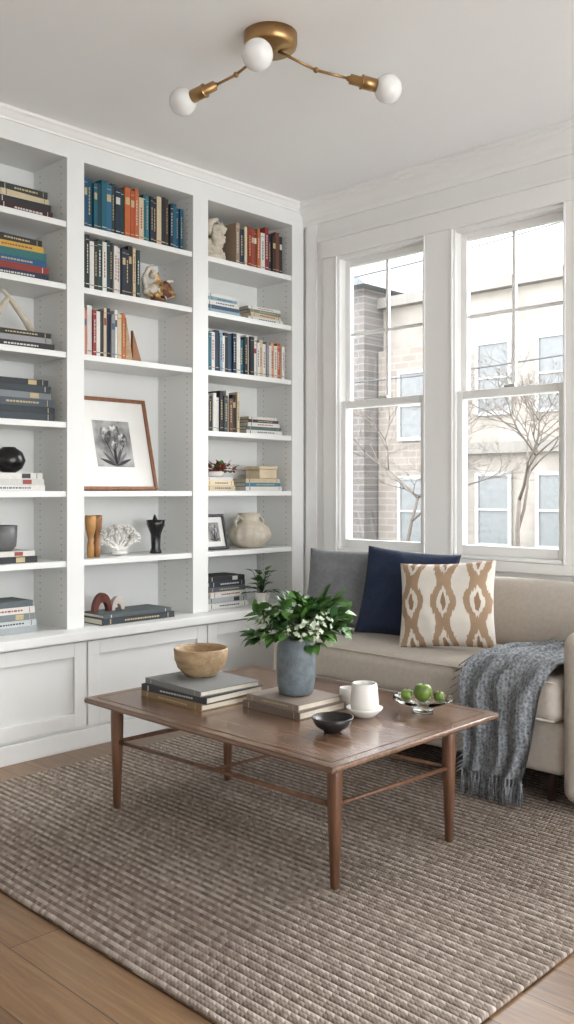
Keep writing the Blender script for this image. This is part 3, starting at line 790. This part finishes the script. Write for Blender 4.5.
# --- things on the table
z1 = stack(-2.62, 2.235, TZ, [(.36, .30, .022, C(150, 124, 92)), (.36, .29, .024, C(60, 62, 66)), (.34, .28, .020, C(126, 128, 128))], 60, name='coffee_table_books', face='y')
z1b = stack(-2.25, 2.35, TZ, [(.28, .24, .026, C(118, 104, 94)), (.26, .22, .022, C(140, 127, 117))], 61, name='coffee_table_books', face='y')
m = MB()
m.lathe([(0, 0), (.06, 0), (.066, .006), (.088, .03), (.100, .06), (.104, .10), (.100, .105), (.094, .095), (.09, .06), (.074, .034), (.04, .016), (0, .012)], 64, (-2.68, 2.28, z1 + .001), wob=lambda a, z: .016 * cos(24 * a + z * 60) if z > .02 else 0)
m.obj('carved_wooden_bowl', BOWLW)
VZ = z1b + .001; VX, VY = -2.255, 2.365
m = MB()
m.lathe([(0, 0), (.054, 0), (.062, .006), (.069, .04), (.071, .09), (.070, .15), (.066, .175), (.060, .185), (.060, .192), (.063, .197), (.057, .197), (.05, .18), (.05, .15), (0, .15)], 40, (VX, VY, VZ))
m.obj('vase', mat('blue_grey_glaze', srgb(104, 114, 120), .45, var=.14, scale=30, bump=.5, bscale=120))
m = MB(); rr = random.Random(21)
ctr = Vector((VX, VY, VZ + .19))
def flower(c, d, s):
    d = d.normalized(); o1 = d.orthogonal().normalized(); o2 = d.cross(o1)
    for k in range(4):
        a = k * 2 * pi / 4 + rr.random()
        e = o1 * cos(a) + o2 * sin(a)
        m.leaf(c, e + d * .45, d, s, s * .8, m=2, fold=.15, curl=.25)
for k in range(115):
    a = rr.uniform(0, 2 * pi); el = rr.uniform(-.15, 1.45)
    d = Vector((cos(a) * cos(el), sin(a) * cos(el), sin(el)))
    L = rr.uniform(.09, .16)
    p = ctr + Vector((d.x * L * 1.2, d.y * L * 1.2, d.z * L * .95 + .01))
    if k % 3 == 0: m.tube([ctr - Vector((0, 0, .03)), ctr + Vector((d.x * .04, d.y * .04, .05)), p], .0018, 5, m=3)
    for q in range(3):
        dd = (d + Vector((rr.uniform(-.8, .8), rr.uniform(-.8, .8), rr.uniform(-.5, .5)))).normalized()
        m.leaf(p - d * .02, dd, (rr.uniform(-.4, .4), rr.uniform(-.4, .4), 1), rr.uniform(.045, .07), rr.uniform(.028, .040), m=rr.choice([0, 0, 1]), curl=.35)
for k in range(56):
    a = rr.uniform(0, 2 * pi); el = rr.uniform(-.05, 1.5)
    d = Vector((cos(a) * cos(el), sin(a) * cos(el), sin(el)))
    rad = rr.uniform(.10, .155)
    p = ctr + Vector((d.x * rad * 1.05, d.y * rad * 1.05, d.z * rad * .85 + .02))
    for q in range(6):
        o = Vector((rr.uniform(-1, 1), rr.uniform(-1, 1), rr.uniform(-1, 1))) * .016
        flower(p + o, d + o * 20, rr.uniform(.008, .012))
for (dx, dy, dz) in ((.12, .12, .10), (.10, .10, .14), (.13, .10, .05), (-.11, -.08, .09), (.06, .08, .15)):
    q = ctr + Vector((dx, dy, dz)); m.tube([ctr, ctr + Vector((dx * .4, dy * .4, dz * .7)), q], .002, 5, m=3)
    for t in (.5, .65, .8, .9, 1.0):
        p = ctr.lerp(q, t)
        for s in (-1, 1):
            m.leaf(p, Vector((dx, dy, dz)).normalized() + Vector((rr.uniform(-.6, .6), rr.uniform(-.6, .6), s * .6)), (rr.uniform(-.5, .5), -.5, 1), .06, .036, m=0)
m.obj('flower_bouquet', [LEAF, LEAFD, PETAL, STEM])
m = MB()
m.lathe([(0, 0), (.028, 0), (.03, .006), (.055, .022), (.068, .048), (.065, .05), (.052, .026), (.03, .014), (0, .011)], 40, (-1.935, 2.20, TZ + .001))
m.obj('black_bowl', mat('dark_stone', srgb(36, 34, 34), .35, var=.2))
MX, MY = -1.995, 2.435
m = MB(); m.lathe([(0, 0), (.035, 0), (.04, .006), (.06, .022), (.064, .03), (.061, .031), (.045, .018), (0, .015)], 40, (MX, MY, TZ + .001)); m.obj('saucer', CERW)
m = MB(); zz = TZ + .0175
m.lathe([(0, 0), (.036, 0), (.046, .008), (.050, .03), (.045, .088), (.042, .097), (.038, .097), (.040, .085), (.043, .03), (0, .012)], 40, (MX, MY, zz))
m.tube([(MX - .036, MY + .028, zz + .075), (MX - .055, MY + .045, zz + .07), (MX - .06, MY + .05, zz + .045), (MX - .05, MY + .04, zz + .022), (MX - .037, MY + .028, zz + .02)], .005, 8)
m.obj('coffee_mug', CERW)
m = MB(); m.lathe([(0, 0), (.022, 0), (.028, .006), (.031, .04), (.030, .068), (.027, .068), (.027, .04), (.02, .01), (0, .01)], 32, (-2.125, 2.50, TZ + .001)); m.obj('small_cup', CERW)
gm, nt, b = new_mat('clear_glass'); b.inputs['Base Color'].default_value = (.93, .97, .95, 1); b.inputs['Transmission Weight'].default_value = 1; b.inputs['Roughness'].default_value = .04; b.inputs['IOR'].default_value = 1.3
m = MB(); DX, DY = -1.89, 2.63
m.lathe([(0, 0), (.035, 0), (.038, .006), (.02, .014), (.022, .02), (.07, .028), (.108, .046), (.106, .050), (.07, .034), (.0, .027)], 48, (DX, DY, TZ + .001), wob=lambda a, z: .02 * cos(14 * a) if z > .03 else 0)
m.obj('glass_dish', gm)
m = MB()
for (ax, ay, az, r) in ((.0, .0, 0, .034), (-.048, -.03, 0, .022), (.044, .035, 0, .020)):
    c0 = (DX + ax, DY + ay, TZ + .036)
    m.lathe([(0, .004), (r * .4, 0), (r * .85, r * .45), (r, r * 1.05), (r * .8, r * 1.6), (r * .4, r * 1.8), (.003, r * 1.62)], 20, c0, m=0)
    m.tube([(c0[0], c0[1], c0[2] + r * 1.6), (c0[0] + .003, c0[1], c0[2] + r * 2.1)], .0014, 5, m=1)
for k in range(6):
    a = k * 1.1; m.leaf((DX + .05 * cos(a), DY + .05 * sin(a), TZ + .043), (cos(a), sin(a), .25), (0, 0, 1), .05, .024, m=2)
m.obj('green_apples', [mat('apple_green', srgb(100, 124, 50), .3, var=.15, scale=30), WOODL, LEAFD])

# ------------------------------------------------------------------ ceiling light
CLX, CLY = -2.41, 2.39
F = Vector((-.697, .717, 0)); Rt = Vector((.717, .697, 0))
CL = group('ceiling_light', (CLX, CLY, CH))
m = MB(); m.lathe([(0, -.066), (.02, -.066), (.03, -.060), (.085, -.058), (.096, -.05), (.10, -.034), (.10, -.001), (0, -.001)], 48, (CLX, CLY, CH)); m.obj('canopy', BRASS, CL)
arms = [(-.35, .20, 2.735), (.45, .10, 2.742), (-.04, -.26, 2.70)]
m = MB(); mb = MB()
for (r, d, z) in arms:
    o = Rt * r + F * d; L = o.length; u = o.normalized(); c = Vector((CLX, CLY, 0))
    A = c + u * .03 + Vector((0, 0, CH - .06)); E = c + o + Vector((0, 0, z))
    kn = c + u * (L * .38) + Vector((0, 0, CH - .115))
    ax = (E - kn).normalized(); S0 = E - ax * .155; S1 = E - ax * .045
    m.tube([A, kn], .0055, 10); m.tube([kn, S0], .0055, 10); m.ball(kn, .011, su=12, sv=8)
    m.tube([S0 - ax * .012, S0, S0 + ax * .001, S0 + ax * .045, S0 + ax * .047, S0 + ax * .05, S1], [.008, .012, .019, .019, .022, .025, .025], 20)
    m.tube([S0 + ax * .046, S0 + ax * .052], .0275, 20); m.tube([S1, S1 + ax * .004], .0265, 20)
    mb.ball(E, .054, su=32, sv=20)
    mb.tube([S1, E], [.02, .03], 16)
m.obj('arms_and_sockets', BRASS, CL); mb.obj('globe_bulbs', BULB, CL)

# ------------------------------------------------------------------ outdoors
MB().box(-60, 40, WY + .3, 80, -.3, 0.0).obj('ground', mat('lawn', srgb(96, 100, 88), .95, var=.2, scale=1.5))
def brick_mat(name, c1, c2, mo, s=1.):
    m, nt, b = new_mat(name)
    tc = N(nt, 'ShaderNodeTexCoord'); mp = N(nt, 'ShaderNodeMapping'); mp.inputs['Rotation'].default_value = (radians(90), 0, 0)
    nt.links.new(tc.outputs['Object'], mp.inputs[0])
    br = N(nt, 'ShaderNodeTexBrick', Scale=s); br.inputs['Brick Width'].default_value = .35; br.inputs['Row Height'].default_value = .13; br.inputs['Mortar Size'].default_value = .012
    br.inputs['Color1'].default_value = c1; br.inputs['Color2'].default_value = c2; br.inputs['Mortar'].default_value = mo
    nt.links.new(mp.outputs[0], br.inputs['Vector']); nt.links.new(br.outputs['Color'], b.inputs['Base Color']); b.inputs['Roughness'].default_value = .9
    return m
BK = brick_mat('grey_brick', srgb(92, 88, 86), srgb(106, 101, 98), srgb(122, 119, 116))
BK2 = brick_mat('pale_brick', srgb(122, 114, 107), srgb(132, 124, 117), srgb(142, 136, 130))
ST = mat('pale_stucco', srgb(142, 136, 129), .9, var=.08, scale=2)
ST2 = mat('stucco_band', srgb(126, 122, 117), .9, var=.05, scale=2)
WG = mat('dull_panes', srgb(108, 111, 112), .3)
FRM = mat('outdoor_frame', srgb(152, 152, 150), .6)
e = group('brick_house', (-13, 14, 0))
MB().box(-16, -11.15, 13.6, 18, 0, 5.2).obj('walls', BK, e)
m = MB(); m.add([(-16.3, 13.3, 5.1), (-10.9, 13.3, 5.1), (-10.9, 18.3, 5.1), (-16.3, 18.3, 5.1), (-13.6, 13.3, 7.3), (-13.6, 18.3, 7.3)], [(0, 1, 4), (3, 5, 2), (1, 2, 5, 4), (0, 4, 5, 3), (0, 3, 2, 1)]); m.obj('roof', mat('slate', srgb(104, 108, 112), .8), e)
e = group('apartment_building', (-7, 14.4, 0))
MB().box(-11.15, -3, 14.2, 19, 0, 4.9).obj('walls', ST, e)
MB().box(-11.12, -9.3, 14.0, 14.19, 0, 3.9).obj('wing', BK2, e)
g = MB(); fr = MB()
for xx, zs in ((-10.55, (.2, 2.2)), (-8.95, (.25, 2.6)), (-7.75, (.25, 2.6)), (-6.4, (.25, 2.6)), (-5.2, (.25, 2.6))):
    yy = 14.2 if xx > -9.3 else 14.0
    for zz in zs:
        g.box(xx, xx + .6, yy - .03, yy + .02, zz, zz + 1.2)
        for (a, b_, c_, d_) in ((xx - .07, xx, zz - .07, zz + 1.27), (xx + .6, xx + .67, zz - .07, zz + 1.27), (xx, xx + .6, zz - .07, zz), (xx, xx + .6, zz + 1.2, zz + 1.27), (xx, xx + .6, zz + .58, zz + .62)):
            fr.box(a, b_, yy - .06, yy - .03, c_, d_)
g.obj('panes', WG, e); fr.obj('frames', FRM, e)
MB().box(-9.35, -3, 14.05, 14.2, 1.85, 2.05).box(-11.2, -3, 14.0, 14.2, 4.75, 4.95).obj('bands', ST2, e)
def tw(m, rr, p, d, L, r, dep):
    pts = [p]; q = p
    for k in range(3):
        d = (d + Vector((rr.uniform(-.25, .25), rr.uniform(-.25, .25), rr.uniform(-.1, .12)))).normalized(); q = q + d * L / 3; pts.append(q)
    m.tube(pts, [r, r * .88, r * .76, r * .65], 5)
    if dep:
        for k in range(3 if dep > 1 else 4):
            dd = (d + Vector((rr.uniform(-1.1, 1.1), rr.uniform(-.8, .8), rr.uniform(-.3, .4)))).normalized()
            tw(m, rr, q if k else pts[2], dd, L * rr.uniform(.62, .8), r * .6, dep - 1)
BARK = mat('bark', srgb(96, 88, 82), .9)
m = MB(); tw(m, random.Random(33), Vector((-5.3, 9.2, 0.0)), Vector((-.05, 0, 1)), 1.1, .035, 6); m.obj('bare_tree', BARK)
m = MB(); tw(m, random.Random(35), Vector((-8.4, 11.2, 0.0)), Vector((.05, 0, 1)), 1.1, .035, 6); m.obj('bare_tree', BARK)
m = MB()
for (za, zb) in ((5.0, 5.7), (3.2, 3.6)):
    m.tube([(-14 + 1.6 * k, 12.5, za + (zb - za) * k / 8 - .25 * sin(pi * k / 8)) for k in range(9)], .014, 5)
m.tube([(-14, 12.5, 0), (-14, 12.5, 6.2)], .1, 8); m.tube([(-1.2, 12.5, 0), (-1.2, 12.5, 6.2)], .1, 8)
m.obj('utility_line_and_poles', mat('utility_grey', srgb(80, 80, 82), .8))

# ------------------------------------------------------------------ light
wd = bpy.data.worlds.new('world'); scene.world = wd; wd.use_nodes = True
nt = wd.node_tree; bg = nt.nodes['Background']
tc = N(nt, 'ShaderNodeTexCoord'); sp = N(nt, 'ShaderNodeSeparateXYZ'); nt.links.new(tc.outputs['Generated'], sp.inputs[0])
rp = N(nt, 'ShaderNodeValToRGB'); rp.color_ramp.elements[0].position = 0; rp.color_ramp.elements[0].color = (.97, .985, 1, 1); rp.color_ramp.elements[1].color = (.90, .95, 1, 1)
nt.links.new(sp.outputs['Z'], rp.inputs[0]); nt.links.new(rp.outputs[0], bg.inputs[0]); bg.inputs[1].default_value = 7.2
sun = bpy.data.lights.new('sun', 'SUN'); sun.energy = 9.5; sun.angle = radians(55); sun.color = (1, .985, .965)
so = bpy.data.objects.new('sun', sun); COL.objects.link(so)
so.rotation_euler = Vector((-.12, -.75, -.55)).to_track_quat('-Z', 'Y').to_euler()

# ------------------------------------------------------------------ camera
cam = bpy.data.cameras.new('camera'); co = bpy.data.objects.new('camera', cam); COL.objects.link(co)
co.location = (0, 0, 1.2); co.rotation_euler = (radians(90), 0, radians(44.2))
cam.sensor_width = 36; cam.sensor_fit = 'AUTO'; cam.lens = 909 / 1024 * 36; cam.shift_y = -22 / 1024; cam.clip_start = .05; cam.clip_end = 300
scene.camera = co
scene.view_settings.view_transform = 'Standard'
